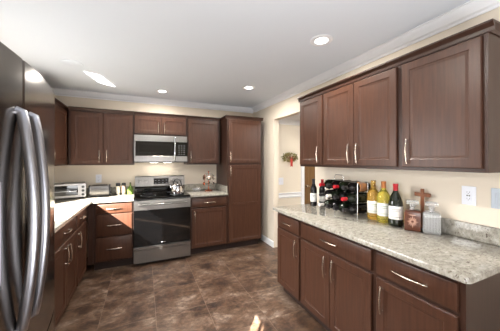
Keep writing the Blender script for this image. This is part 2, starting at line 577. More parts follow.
UP0, UP1, UP_D = 1.355, 2.135, 0.305
def crown_strip(t, x0, x1, depth, ret0=False, ret1=False):
    """small stained crown along the top front of a wall cabinet, with returns"""
    p = [(0.0, -0.050), (0.006, -0.050), (0.008, -0.030), (0.022, -0.012), (0.026, -0.010), (0.026, 0.0), (0.0, 0.0)]
    m = MB()
    y = -depth
    m.prism([(y - d, UP1 + h + 0.0) for d, h in p], 'x', x0 - (0.026 if ret0 else 0), x1 + (0.026 if ret1 else 0))
    if ret0:
        m.prism([(x0 - d, UP1 + h) for d, h in p], 'y', y, -0.003)
    if ret1:
        m.prism([(x1 + d, UP1 + h) for d, h in p], 'y', y, -0.003)
    m.build('crown', 'cab_in', t)

def wall_cab(name, label, loc, rz, w, doors, z0=UP0, ret0=False, ret1=False, depth=UP_D, handle_z=0.125):
    t = thing(name, label, 'cabinet', loc, rz)
    h = w / 2 - 0.0005
    MB().box(-h, h, -depth, -0.002, z0, UP1 - 0.003).build('body', 'cab_in', t)
    yf = -depth - 0.0195
    for a, b, side in doors:
        hx = {'l': a + 0.042, 'r': b - 0.042}[side]
        add_door(t, a, b, z0 + 0.022, UP1 - 0.062, yf, hx, z0 + handle_z)
    crown_strip(t, -h, h, depth, ret0, ret1)
    return t

# --- run along the right wall (local +x points towards the camera)
def rloc(y): return (XR, y, 0)
RZ = -pi / 2
r_edges = [2.165, 1.784, 1.022, 0.565]
def bar_units():
    w = .416
    base_cab('base_cabinet', 'narrow cherry base cabinet with drawer over one door, beside the doorway', rloc(1.784 + w/2), RZ, w,
             [(-w/2 + .022, w/2 - .014, .722, .856)], [(-w/2 + .022, w/2 - .014, 'r')], L=0.10)
    w = .762
    base_cab('base_cabinet', 'wide cherry base cabinet with one long drawer over two doors below the wine rack', rloc(1.403), RZ, w,
             [(-w/2 + .016, w/2 - .016, .722, .856)], [(-w/2 + .016, -.0015, 'r'), (.0015, w/2 - .016, 'l')], L=0.135)
    w = .457
    base_cab('base_cabinet', 'cherry base cabinet with drawer over one door at the free end of the bar counter', rloc(0.7935), RZ, w,
             [(-w/2 + .020, w/2 - .026, .722, .856)], [(-w/2 + .020, w/2 - .026, 'l')], L=0.150)
bar_units()
def bar_uppers():
    y0 = 2.205
    w = .381
    wall_cab('wall_cabinet', 'narrow single-door cherry wall cabinet over the wine bottles, next to the doorway', rloc(y0 - w/2), RZ, w,
             [(-w/2 + .014, w/2 - .012, 'r')], ret0=True)
    w2_ = .762
    wall_cab('wall_cabinet', 'two-door cherry wall cabinet over the bar counter, between two single-door ones', rloc(y0 - w - w2_/2), RZ, w2_,
             [(-w2_/2 + .018, -.0015, 'r'), (.0015, w2_/2 - .014, 'l')])
    w3 = .462
    wall_cab('wall_cabinet', 'single-door cherry wall cabinet above the wall outlet and the pair of decanters', rloc(y0 - w - w2_ - w3/2), RZ, w3,
             [(-w3/2 + .024, w3/2 - .022, 'l')], ret1=True)
bar_uppers()
# --- back wall
def bloc(x): return (x, YB, 0)
def back_units():
    w = 0.455                                    # drawer stack, x -0.585 .. -0.130
    xc = -0.130 - w/2
    a, b = -w/2 + .030, w/2 - .016
    base_cab('base_cabinet', 'cherry base cabinet of three drawers between the inner corner and the range', bloc(xc), 0, w,
             [(a, b, .738, .858), (a, b, .446, .724), (a, b, .128, .432)], [], L=0.10)
    w = 0.573
    base_cab('base_cabinet', 'cherry base cabinet with drawer over one door between the range and the pantry', bloc(0.622 + w/2), 0, w,
             [(-w/2 + .022, w/2 - .022, .722, .856)], [(-w/2 + .022, w/2 - .022, 'l')], L=0.10)
    # pantry
    w = 0.605
    t = thing('pantry_cabinet', 'tall cherry pantry cabinet with two stacked doors, floor to crown', 'cabinet', bloc(1.1965 + w/2), 0)
    h = w / 2
    MB().box(-h, h, -BASE_D, -0.002, KICK, UP1 - 0.003).build('body', 'cab_in', t)
    MB().box(-h, h - 0.03, -BASE_D + 0.07, -0.06, 0.001, KICK).build('toe_kick', 'kick', t)
    yf = -BASE_D - 0.0195
    add_door(t, -h + .020, h - .016, 0.120, 1.348, yf, -h + .046, 1.255, rails=(0.72,))
    add_door(t, -h + .020, h - .016, 1.378, UP1 - 0.062, yf, -h + .046, 1.475)
    crown_strip(t, -h, h, BASE_D, True, True)
    # wall cabinets
    w = 0.775
    wall_cab('wall_cabinet', 'two-door cherry wall cabinet over the toaster, next to the microwave', bloc(-0.135 - w/2), 0, w,
             [(-w/2 + .030, 0.006, 'r'), (0.009, w/2 - .010, 'l')])
    w = 0.752
    wall_cab('wall_cabinet', 'short two-door cherry wall cabinet directly above the microwave', bloc(-0.1345 + w/2), 0, w,
             [(-w/2 + .012, -.0015, 'r'), (.0015, w/2 - .012, 'l')], z0=1.794, handle_z=0.115)
    w = 0.552
    wall_cab('wall_cabinet', 'single-door cherry wall cabinet between the microwave and the pantry', bloc(0.6195 + w/2), 0, w,
             [(-w/2 + .020, w/2 - .034, 'l')])
back_units()
# --- left wall (front faces +x, local +x points away from the camera)
def lloc(y): return (XL, y, 0)
LZ = pi / 2
w = .455
base_cab('base_cabinet', 'cherry base cabinet with drawer over one door in the inner corner near the toaster oven', lloc(2.9305 + w/2), LZ, w,
         [(-w/2 + .016, w/2 - .016, .722, .856)], [(-w/2 + .016, w/2 - .016, 'l')], L=0.11)
w = 1.42
q = w / 4
base_cab('base_cabinet', 'long cherry base cabinet of four doors running from the corner unit to behind the fridge', lloc(2.930 - w/2), LZ, w,
         [(-2*q + .016, -.016, .722, .856), (.016, 2*q - .016, .722, .856)],
         [(-2*q + .016, -q - .0015, 'r'), (-q + .0015, -.016, 'l'), (.016, q - .0015, 'r'), (q + .0015, 2*q - .016, 'l')])
w = 0.925
wall_cab('wall_cabinet', 'cherry wall cabinet over the toaster oven, on the wall beside the fridge', lloc(4.125 - w/2), LZ, w,
         [(-w/2 + .014, .175, 'l')])
# corner fillers
MBf = MB().box(-0.645, -0.5865, YB - BASE_D, YB - 0.56, KICK, BASE_T)
tag(MBf.build('filler_panel', 'cab_in'), 'narrow cherry filler panel closing the inner corner beside the drawer stack', 'panel')

# ------------------------------------------------------------------ worktops
def edge_slab(m, outline, z0, z1, r=0.008):
    """slab with eased top edge from a CCW outline"""
    c = Vector((sum(p[0] for p in outline) / len(outline), sum(p[1] for p in outline) / len(outline)))
    def inset(d):
        n = len(outline)
        out = []
        for i in range(n):
            a, b, e = Vector(outline[i - 1]), Vector(outline[i]), Vector(outline[(i + 1) % n])
            d1, d2 = (b - a).normalized(), (e - b).normalized()
            n1, n2 = Vector((-d1.y, d1.x)), Vector((-d2.y, d2.x))
            bis = n1 + n2
            bis = bis / max(0.3, bis.dot(n1))
            out.append(b + bis * d)
        return out
    st = [(r * 0.5, z0), (0, z0 + r * 0.4), (0, z1 - r), (r * 0.3, z1 - r * 0.3), (r, z1)]
    m.loft([[(p.x, p.y, z) for p in inset(d)] for d, z in st])

def rounded(pts, rad):
    out = []
    n = len(pts)
    for i in range(n):
        r = rad.get(i, 0)
        b = Vector(pts[i])
        if not r:
            out.append((b.x, b.y)); continue
        a, e = Vector(pts[i - 1]), Vector(pts[(i + 1) % n])
        p, q_ = b + (a - b).normalized() * r, b + (e - b).normalized() * r
        for k in range(7):
            t = k / 6
            v = p * (1 - t) ** 2 + b * 2 * t * (1 - t) + q_ * t * t
            out.append((v.x, v.y))
    return out

CT0, CT1 = 0.8815, 0.9145
def worktop(label, outline, splashes):
    t = thing('worktop', label, 'countertop')
    m = MB(); edge_slab(m, outline, CT0, CT1)
    m.build('slab', 'granite', t)
    for s in splashes:
        MB().box(*s, CT1 + 0.0004, CT1 + 0.102, 0.003).build('backsplash', 'granite', t)
    return t
worktop('speckled granite bar countertop holding the wine rack and bottles',
        rounded([(1.272, 0.532), (XR - 0.002, 0.532), (XR - 0.002, 2.225), (1.272, 2.225)], {0: 0.03, 3: 0.012}),
        [(XR - 0.022, XR - 0.002, 0.532, 1.03)])
worktop('sunlit L-shaped granite countertop turning the corner under the toaster oven',
        rounded([(XL + .002, 1.51), (-0.598, 1.51), (-0.598, 3.478), (-0.128, 3.478), (-0.128, YB - .002), (XL + .002, YB - .002)], {2: 0.02}),
        [(XL + .024, -0.128, YB - .022, YB - .002)])
worktop('short granite countertop between the range and the pantry',
        [(0.620, 3.478), (1.194, 3.478), (1.194, YB - .002), (0.620, YB - .002)],
        [(0.620, 1.172, YB - .022, YB - .002), (1.174, 1.194, 3.50, YB - .002)])

# ------------------------------------------------------------------ fridge
def fridge():
    t = thing('refrigerator', 'dark stainless french-door refrigerator with two bowed handles', 'refrigerator', (XL + 0.03, 1.015, 0))
    L = 0.455
    xf = -0.40 - (XL + 0.03)          # rear plane of the doors, local
    MB().box(0, xf - 0.075, -L, L, 0.03, 1.735, 0.004).build('cabinet_body', 'fridge_side', t)
    MB().box(0.05, xf - 0.10, -L + .02, L - .02, 0.001, 0.029).build('base_grille', 'black', t)
    def front_x(y):                   # gently contoured door face
        return xf + 0.042 * (1 - (y / L) ** 2) - 0.004
    def panel(y0, y1, z0, z1):
        m = MB()
        n = 14
        pts = [(front_x(y0 + (y1 - y0) * i / n), y0 + (y1 - y0) * i / n) for i in range(n + 1)]
        r = 0.010
        # roll the two vertical edges
        pts = [(pts[0][0] - 0.012, y0), (pts[0][0] - 0.004, y0 + 0.001)] + [(p[0], min(max(p[1], y0 + 0.006), y1 - 0.006)) for p in pts] + [(pts[-1][0] - 0.004, y1 - 0.001), (pts[-1][0] - 0.012, y1)]
        out = pts + [(xf - 0.070, y1), (xf - 0.070, y0)]
        m.prism(out, 'z', z0, z1)
        return m
    far = panel(0.0025, L, 0.70, 1.752).build('door', 'fridge', t)
    near = panel(-L, -0.0025, 0.70, 1.752).build('door', 'fridge', t)
    fz = panel(-L, L, 0.06, 0.69).build('freezer_drawer', 'fridge', t)
    MB().box(xf - 0.068, xf + 0.030, -0.0021, 0.0021, 0.70, 1.75).build('gasket', 'seam', t)
    for d, y in ((near, -0.045), (far, 0.045)):
        n = 24
        pts, zb, zt = [], 0.885, 1.575
        fx = front_x(y)
        pts.append((fx - 0.002, y, zb)); 
        for i in range(n + 1):
            a = i / n
            bow = 0.012 + 0.030 * sin(pi * a) ** 0.9
            pts.append((fx + bow, y, zb + 0.004 + (zt - zb - 0.008) * a))
        pts.append((fx - 0.002, y, zt))
        MB().tube(pts, 0.0155, 12, flat=0.8).build('handle', 'handle_dark', d)
    # freezer handle
    pts = []
    for i in range(21):
        a = i / 20
        y = -0.36 + 0.72 * a
        pts.append((front_x(y) + 0.016 + 0.035 * sin(pi * a), y, 0.60))
    pts = [(front_x(-0.36) - .002, -0.36, 0.60)] + pts + [(front_x(0.36) - .002, 0.36, 0.60)]
    MB().tube(pts, 0.014, 12).build('handle', 'handle_dark', fz)
    # water dispenser on the near door
    dx = front_x(-0.24)
    dp = MB().box(dx - 0.004, dx + 0.006, -0.37, -0.125, 1.06, 1.36, 0.004).build('dispenser', 'blackglass', near)
    MB().box(dx + 0.0062, dx + 0.012, -0.135, -0.128, 1.06, 1.36, 0.001).box(dx + 0.0062, dx + 0.012, -0.367, -0.36, 1.06, 1.36, 0.001).box(dx + 0.0062, dx + 0.012, -0.3595, -0.1355, 1.06, 1.067, 0.001).build('dispenser_trim', 'handle_dark', near)
    # top hinge cover
    MB().box(xf - 0.14, xf - 0.078, 0.36, 0.44, 1.7355, 1.760, 0.006).build('hinge_cover', 'darkgrey', t)
fridge()

# ------------------------------------------------------------------ range
def stove():
    x0, x1 = -0.1265, 0.6185
    w = (x1 - x0) / 2 - 0.001
    t = thing('range', 'freestanding stainless electric range with black glass oven door', 'range', ((x0 + x1) / 2, YB, 0))
    yf = -0.655                       # body front
    MB().box(-w, w, yf + 0.03, -0.03, 0.03, 0.900).build('body', 'darkgrey', t)
    MB().box(-w + .03, w - .03, yf + 0.08, -0.06, 0.001, 0.0295).build('toe_kick', 'black', t)
    # glass cooktop with steel lip and burner rings
    ck = MB().box(-w, w, yf - 0.005, -0.10, 0.9005, 0.922, 0.004).build('cooktop', 'blackglass', t)
    for cx, cy, r in ((-0.19, -0.50, 0.10), (0.19, -0.50, 0.085), (-0.19, -0.24, 0.075), (0.19, -0.24, 0.10)):
        MB().lathe([(r - 0.003, 0.9222), (r, 0.9226), (r + 0.003, 0.9222)], (cx, cy, 0), 40).build('burner_ring', 'marks', ck)
    # backguard
    bgp = [(-0.10, 0.900), (-0.10, 1.02), (-0.108, 1.03), (-0.088, 1.165), (-0.075, 1.175), (-0.028, 1.175), (-0.028, 0.900)]
    low = MB().box(-w, w, -0.096, -0.030, 0.9225, 1.008, 0.002).build('backguard', 'blackglass', t)
    m = MB().prism([(-0.102, 1.010), (-0.108, 1.018), (-0.092, 1.160), (-0.080, 1.172), (-0.034, 1.172), (-0.034, 1.010)], 'x', -w, w)
    pn = m.build('control_panel', 'steel', t)
    def py(z): return -0.108 + (z - 1.018) * (0.016 / 0.142)
    # display (tilted to lie on the panel)
    sl = 0.016 / 0.142
    def on_panel(x0, x1, z0, z1, th, name, mat, parent):
        o = [(x0, z0), (x1, z0), (x1, z1), (x0, z1)]
        m = MB()
        m.loft([[(a, py(b) - 0.0003, b) for a, b in o], [(a, py(b) - th, b) for a, b in o]])
        return m.build(name, mat, parent)
    dsp = on_panel(-0.105, 0.120, 1.045, 1.135, 0.003, 'display', 'display', t)
    for i in range(4):
        for j in range(2):
            mk = MB()
            xx, zz = -0.09 + 0.055 * i, 1.060 + 0.040 * j
            o = [(xx, zz), (xx + 0.026, zz), (xx + 0.026, zz + 0.006), (xx, zz + 0.006)]
            mk.loft([[(a, py(b) - 0.0032, b) for a, b in o], [(a, py(b) - 0.0036, b) for a, b in o]])
            mk.build('key_marking', 'marks', dsp)
    for kx in (-0.305, -0.215, 0.175, 0.245, 0.315):
        z = 1.09
        k = MB().lathe([(0.0, -0.034), (0.017, -0.034), (0.020, -0.030), (0.022, -0.008), (0.026, -0.003), (0.026, 0)], (kx, py(z) - 0.0008, z), 24, 'y').build('knob', 'steel', t)
        MB().box(kx - 0.0015, kx + 0.0015, py(z) - 0.0358, py(z) - 0.0352, z + 0.002, z + 0.017).build('pointer', 'black', k)
    # door
    dr = MB().box(-w + .002, w - .002, yf - 0.012, yf + 0.029, 0.268, 0.748, 0.004).build('oven_door', 'blackglass', t)
    MB().box(-w + .002, w - .002, yf - 0.014, yf + 0.029, 0.7485, 0.878, 0.004).build('door_rail', 'steel', dr)
    pts = []
    for i in range(17):
        a = i / 16 * 2 - 1
        pts.append((a * 0.315, yf - 0.052 - 0.010 * (1 - a * a), 0.828))
    hm = MB().tube(pts, 0.0125, 12)
    for s in (-1, 1):
        hm.tube([(s * 0.30, yf - 0.0142, 0.828), (s * 0.30, yf - 0.03, 0.828), (s * 0.30, yf - 0.054, 0.828)], 0.009, 10)
    hm.build('handle', 'steel', dr)
    # window of the oven door, a touch recessed frame line
    MB().box(-w + .002, w - .002, yf - 0.008, yf + 0.029, 0.8785, 0.8995, 0.002).build('vent_strip', 'black', t)
    MB().box(0.0 - 0.028, 0.028, yf - 0.0126, yf - 0.0121, 0.292, 0.300).build('badge', 'marks', dr)
    # storage drawer
    sd = MB().prism([(yf + 0.029, 0.045), (yf - 0.012, 0.045), (yf - 0.012, 0.205), (yf - 0.004, 0.212), (yf - 0.004, 0.222), (yf - 0.026, 0.236), (yf - 0.026, 0.256), (yf - 0.018, 0.262), (yf + 0.029, 0.262)], 'x', -w + .002, w - .002)
    sd.build('storage_drawer', 'steel', t)
stove()

# ------------------------------------------------------------------ microwave
def microwave():
    x0, x1 = -0.1285, 0.6145
    w = (x1 - x0) / 2
    t = thing('microwave', 'stainless over-the-range microwave with black window and vertical handle', 'microwave', ((x0 + x1) / 2, YB, 0))
    yf = -0.375
    zb, zt = 1.390, 1.791
    MB().box(-w, w, yf, -0.003, zb, zt, 0.003).build('body', 'darkgrey', t)
    xs = 0.195                        # door / control split
    f = yf - 0.024
    dm_ = MB().box(-w, xs, f, yf - 0.0005, zt - 0.092, zt, 0.004).box(-w, xs, f, yf - 0.0005, zb + 0.012, zb + 0.098, 0.004).box(-w, -w + 0.018, f, yf - 0.0005, zb + 0.098, zt - 0.092)
    d = dm_.build('door', 'steel', t)
    wn = MB().box(-w + 0.0185, xs, f + 0.003, yf - 0.0005, zb + 0.0985, zt - 0.0925).build('window', 'blackglass', d)
    wb = MB()
    for a, b, c, e in ((-0.31, 0.13, 1.66, 1.662), (-0.31, 0.13, 1.535, 1.537), (-0.312, -0.31, 1.535, 1.662), (0.13, 0.132, 1.535, 1.662)):
        wb.box(a, b, f + 0.0022, f + 0.0029, c, e)
    wb.build('window_border', 'black', d)
    MB().box(-0.02, 0.03, f + 0.0022, f + 0.0029, 1.698, 1.706).build('badge', 'marks', d)
    pts = []
    for i in range(15):
        a = i / 14
        pts.append((xs - 0.012, f - 0.018 - 0.022 * sin(pi * a), zb + 0.03 + (zt - zb - 0.055) * a))
    pts = [(xs - 0.012, f + 0.001, zb + 0.03)] + pts + [(xs - 0.012, f + 0.001, zt - 0.025)]
    MB().tube(pts, 0.0115, 12).build('handle', 'chrome', d)
    MB().box(xs + 0.003, w, f, yf - 0.0005, zt - 0.092, zt, 0.004).build('control_panel', 'steel', t)
    MB().box(xs + 0.003, w, f, yf - 0.0005, zb + 0.012, zb + 0.098, 0.004).build('lower_trim', 'steel', t)
    kp = MB().box(xs + 0.003, w - 0.001, f + 0.002, yf - 0.0005, zb + 0.0985, zt - 0.0925).build('keypad', 'blackglass', t)
    for i in range(3):
        for j in range(5):
            mk = MB()
            x = xs + 0.045 + i * 0.038
            z = zb + 0.118 + j * 0.033
            mk.box(x, x + 0.016, f + 0.0013, f + 0.0019, z, z + 0.008)
            mk.build('key_marking', 'marks', kp)
    MB().box(-w + 0.03, w - 0.03, yf - 0.012, yf - 0.0005, zb, zb + 0.0115).build('vent_grille', 'black', t)
    MB().box(-0.16, -0.04, -0.20, -0.14, zb - 0.004, zb - 0.0004, 0.001).box(0.04, 0.16, -0.20, -0.14, zb - 0.004, zb - 0.0004, 0.001).build('cooktop_light', 'lens', t)
    l = lamp('cooktop_lamp', 'AREA', (0, -0.17, zb - 0.008), 0.9, (1.0, 0.92, 0.80), None, shape='RECTANGLE', size=0.32, size_y=0.06)
    l.parent = t
microwave()

# ------------------------------------------------------------------ things on the back counters
CZ = CT1 + 0.0005
def toaster_oven():
    W2, D, H = 0.42, 0.25, 0.205
    rz = R(13)
    fx, fy = -0.705, 3.790            # front corner beside the toaster
    c = Vector((cos(rz), sin(rz)))
    n = Vector((-sin(rz), cos(rz)))
    p = Vector((fx, fy)) - c * (W2 / 2) + n * (D / 2)
    t = thing('toaster_oven', 'stainless toaster oven with dark glass door and column of knobs', 'toaster oven', (p.x, p.y, CZ), rz)
    h = W2 / 2
    f = -D / 2
    MB().box(-h, h, f + 0.012, D / 2, 0.014, H, 0.008).build('body', 'steel', t)
    for sx in (-1, 1):
        for sy in (-1, 1):
            MB().lathe([(0.012, 0), (0.012, 0.012), (0.008, 0.0138)], (sx * (h - 0.03), sy * (D / 2 - 0.04), 0), 14).build('foot', 'black', t)
    xs = h - 0.075
    fr = MB().box(-h + .004, xs, f, f + 0.0115, 0.018, 0.050, 0.003).box(-h + .004, xs, f, f + 0.0115, H - 0.030, H - 0.005, 0.003).box(-h + .004, -h + 0.022, f, f + 0.0115, 0.050, H - 0.030).box(xs - 0.016, xs, f, f + 0.0115, 0.050, H - 0.030)
    d = fr.build('door', 'steel', t)
    MB().box(-h + .0222, xs - .0162, f + 0.004, f + 0.0115, 0.0502, H - 0.0302).build('glass', 'blackglass', d)
    pts = [(-h + 0.05, f + 0.001, 0.118), (-h + 0.05, f - 0.024, 0.118), (0.0 - 0.04, f - 0.028, 0.118), (xs - 0.05, f - 0.024, 0.118), (xs - 0.05, f + 0.001, 0.118)]
    MB().tube([(-h + .03, f - 0.016, 0.105), (-0.04, f - 0.018, 0.105), (xs - .03, f - 0.016, 0.105)], 0.006, 10).tube([(-h + .035, f - .016, .105), (-h + .035, f - .002, .105)], 0.004, 8).tube([(xs - .035, f - .016, .105), (xs - .035, f - .002, .105)], 0.004, 8).build('handle', 'chrome', d)
    pn = MB().box(xs + 0.002, h - 0.003, f, f + 0.0115, 0.018, H - 0.005, 0.003).build('control_panel', 'steel', t)
    for z in (0.054, 0.104, 0.154):
        MB().lathe([(0, -0.018), (0.013, -0.018), (0.015, -0.003), (0.017, 0)], ((xs + h) / 2, f - 0.0004, z), 18, 'y').build('knob', 'black', pn)
toaster_oven()

def toaster():
    W2, D, H = 0.250, 0.155, 0.160
    t = thing('toaster', 'chrome two-slot toaster beside the toaster oven', 'toaster', (-0.568, 3.925, CZ), R(2))
    prof = [(-D/2 + 0.006, 0.016), (-D/2, 0.03), (-D/2 + 0.003, H - 0.035), (-D/2 + 0.014, H - 0.010), (-D/2 + 0.032, H), (D/2 - 0.032, H), (D/2 - 0.014, H - 0.010), (D/2 - 0.003, H - 0.035), (D/2, 0.03), (D/2 - 0.006, 0.016)]
    b = MB().prism(prof, 'x', -W2/2 + 0.012, W2/2 - 0.012).build('body', 'steel', t)
    for s in (-1, 1):
        MB().prism([(y * 1.02, z * 1.01 if z > 0.02 else z) for y, z in prof], 'x', s * (W2/2 - 0.0118), s * W2/2).build('end_cap', 'black', t)
    MB().box(-W2/2 + .01, W2/2 - .01, -D/2 + .012, D/2 - .012, 0.0, 0.0155).build('base', 'black', t)
    for y in (-0.025, 0.025):
        MB().box(-0.085, 0.085, y - 0.010, y + 0.010, H + 0.0002, H + 0.0012).build('slot', 'black', b)
    lv = MB().box(W2/2 + 0.0005, W2/2 + 0.022, -0.016, 0.016, 0.105, 0.117, 0.003).build('lever', 'black', t)
    MB().lathe([(0.0, 0.014), (0.012, 0.012), (0.014, 0)], (W2/2 + 0.0004, 0.0, 0.045), 18, 'x').build('dial', 'black', t)
toaster()

def grinder(x, y, fill, label):
    t = thing('grinder', label, 'grinder', (x, y, CZ))
    MB().lathe([(0.026, 0), (0.027, 0.004), (0.027, 0.020), (0.0255, 0.022)], seg=24).build('base', 'chrome' if fill == 'acrylic' else 'steel', t)
    MB().lathe([(0.0255, 0.0222), (0.0262, 0.03), (0.0262, 0.125), (0.024, 0.1285)], seg=24).build('body', fill, t)
    MB().lathe([(0.026, 0.1287), (0.029, 0.133), (0.029, 0.166), (0.025, 0.173), (0.0, 0.175)], seg=24).build('cap', 'black', t)
grinder(-0.347, 3.95, 'acrylic', 'black-topped salt grinder with pale filling, next to the toaster')
grinder(-0.272, 3.95, 'pepper', 'black-topped pepper grinder with darker filling, next to the green bottle')

t = thing('oil_bottle', 'small green glass bottle with dark stopper beside the range', 'bottle', (-0.185, 3.94, CZ))
MB().lathe([(0.020, 0), (0.038, 0.004), (0.042, 0.03), (0.040, 0.075), (0.030, 0.105), (0.014, 0.125), (0.011, 0.150), (0.0125, 0.152), (0.0125, 0.160), (0.0, 0.160)], seg=26).build('glass', 'greenglass', t)
MB().lathe([(0.009, 0.1604), (0.0115, 0.166), (0.0115, 0.178), (0.0, 0.180)], seg=18).build('stopper', 'cork', t)

def kettle():
    t = thing('kettle', 'polished stainless kettle with black arched handle on the cooktop', 'kettle', (0.452, 3.62, 0.9232), R(-35))
    MB().lathe([(0.078, 0), (0.088, 0.004), (0.092, 0.02), (0.093, 0.09), (0.086, 0.118), (0.060, 0.136), (0.045, 0.140), (0.0, 0.1405)], seg=36).build('body', 'chrome', t)
    l = MB().lathe([(0.044, 0.1408), (0.044, 0.146), (0.03, 0.152), (0.0, 0.154)], seg=28).build('lid', 'chrome', t)
    MB().lathe([(0.006, 0.1542), (0.006, 0.162), (0.013, 0.168), (0.011, 0.176), (0.0, 0.178)], seg=16).build('knob', 'black', l)
    pts = []
    for i in range(19):
        a = pi * i / 18
        pts.append((0.066 * cos(a), 0, 0.128 + 0.095 * sin(a)))
    MB().tube(pts, 0.0075, 10).build('handle', 'black', t)
    MB().tube([(-0.084, 0, 0.080), (-0.100, 0, 0.10), (-0.112, 0, 0.122), (-0.116, 0, 0.130)], [0.022, 0.017, 0.012, 0.012], 14).build('spout', 'chrome', t)
kettle()

def utensil_stand():
    t = thing('utensil_stand', 'copper-footed stand hung with silver ladles and spoons beside the pantry', 'utensil stand', (0.985, 3.86, CZ))
    t.scale = (1.1, 1.1, 1.12)
    MB().lathe([(0.058, 0), (0.060, 0.006), (0.050, 0.014), (0.022, 0.020), (0.012, 0.030), (0.010, 0.050), (0.008, 0.055)], seg=28).build('base', 'copper', t)
    MB().tube([(0, 0, 0.050), (0, 0, 0.15), (0, 0, 0.27)], 0.006, 10).lathe([(0.004, 0.270), (0.012, 0.278), (0.010, 0.290), (0.0, 0.296)], seg=16).build('post', 'copper', t)
    ring = MB().tube([(0.055 * cos(2 * pi * k / 24), 0.055 * sin(2 * pi * k / 24), 0.250) for k in range(24)], 0.003, 8, closed=True)
    for k in range(3):
        a = k * 2 * pi / 3
        ring.tube([(0.006 * cos(a), 0.006 * sin(a), 0.250), (0.055 * cos(a), 0.055 * sin(a), 0.250)], 0.0025, 8)
    ring.build('hanger_ring', 'chrome', t)
    for k in range(6):
        a = k * pi / 3 + 0.3
        cx, cy = 0.062 * cos(a), 0.062 * sin(a)
        h = 0.13 if k % 2 else 0.225
        m = MB().tube([(cx, cy, 0.2505), (cx * 1.08, cy * 1.08, 0.245), (cx * 1.12, cy * 1.12, h)], 0.003, 8)
        # bowl
        mm = bmesh.new()
        bmesh.ops.create_uvsphere(mm, u_segments=16, v_segments=10, radius=1)
        rr_ = 0.036 if k % 2 == 0 else 0.026
        m.merge(mm, Matrix.Translation((cx * 1.30, cy * 1.30, h - rr_ * 0.8)) @ Matrix.Rotation(a, 4, 'Z') @ Matrix.Diagonal((0.014, rr_, rr_, 1)))
        m.build('ladle' if k % 2 == 0 else 'spoon', 'copper' if k == 3 else 'nickel', t)
utensil_stand()
# cut-glass tray behind? small crystal bowl beside the stand
t = thing('glass_dish', 'low crystal dish on the counter between the range and the utensil stand', 'dish', (0.80, 3.93, CZ))
MB().lathe([(0.0, 0.004), (0.035, 0.004), (0.060, 0.020), (0.072, 0.045), (0.075, 0.045), (0.064, 0.016), (0.038, 0.0), (0.0, 0.0)], seg=28).build('bowl', 'crystal', t)

# ------------------------------------------------------------------ bottles
def bottle(name, label, loc, glass, cap, paper=None, s=1.0, fat=1.0, group=None, lying=False, slope=False, ink='ink'):
    t = thing(name, label, 'bottle', loc, 0, group)
    r = 0.0375 * fat
    if slope:
        prof = [(0.5 * r, 0.006), (0.85 * r, 0.0), (r, 0.006), (r, 0.150), (0.93 * r, 0.175), (0.72 * r, 0.205), (0.016, 0.245), (0.0145, 0.262), (0.0145, 0.298), (0.0, 0.298)]
    else:
        prof = [(0.5 * r, 0.006), (0.85 * r, 0.0), (r, 0.006), (r, 0.185), (0.94 * r, 0.203), (0.70 * r, 0.220), (0.018, 0.238), (0.0145, 0.250), (0.0145, 0.298), (0.0, 0.298)]
    P = lambda pr: [(a * (s if a > 0.0 else 1), b * s) for a, b in pr]
    g = MB().lathe(P(prof), seg=30).build('glass', glass, t)
    MB().lathe(P([(0.0150, 0.250 if cap != 'goldcap' else 0.262), (0.0162, 0.252), (0.0158, 0.285), (0.0172, 0.288), (0.0172, 0.297), (0.016, 0.3005), (0.0, 0.3005)]), seg=22).build('capsule', cap, t)
    if paper:
        a0, a1 = (R(150), R(290))
        lb = MB().lathe(P([(r + 0.0006, 0.050), (r + 0.0010, 0.051), (r + 0.0010, 0.142), (r + 0.0006, 0.143)]), seg=20, a0=a0, a1=a1).build('paper_label', paper, t)
        for z, h, k in ((0.118, 0.004, 0.55), (0.106, 0.0025, 0.4), (0.066, 0.0025, 0.6)):
            mk = MB()
            mid = (a0 + a1) / 2
            hw = (a1 - a0) / 2 * k
            mk.lathe(P([(r + 0.0013, z), (r + 0.0014, z + 0.001), (r + 0.0014, z + h), (r + 0.0013, z + h)]), seg=12, a0=mid - hw, a1=mid + hw)
            mk.build('label_print', ink, lb)
    return t

bottle('wine_bottle', 'dark wine bottle with white label standing at the doorway end of the bar counter', (1.728, 2.100, CZ), 'winedark', 'blackcap', 'paper', 1.0, 0.95)
bottle('wine_bottle', 'dark wine bottle with red capsule standing between the rack and the wall end', (1.830, 2.075, CZ), 'winedark', 'redcap', 'paper', 0.98, 0.95)
bottle('wine_bottle', 'amber white-wine bottle with pale label standing next to the wine rack', (1.818, 1.420, CZ), 'amber', 'clear', 'paper', 1.11, 1.20, ink='greenink')
bottle('wine_bottle', 'yellow white-wine bottle standing between the amber and the dark red-capped ones', (1.800, 1.312, CZ), 'yellow', 'goldcap', 'paper', 1.11, 1.18, slope=False, ink='greenink')
bottle('wine_bottle', 'dark red-wine bottle with bright red capsule next to the decanters', (1.790, 1.204, CZ), 'winegreen', 'redcap', 'paper', 1.08, 1.26, slope=True)

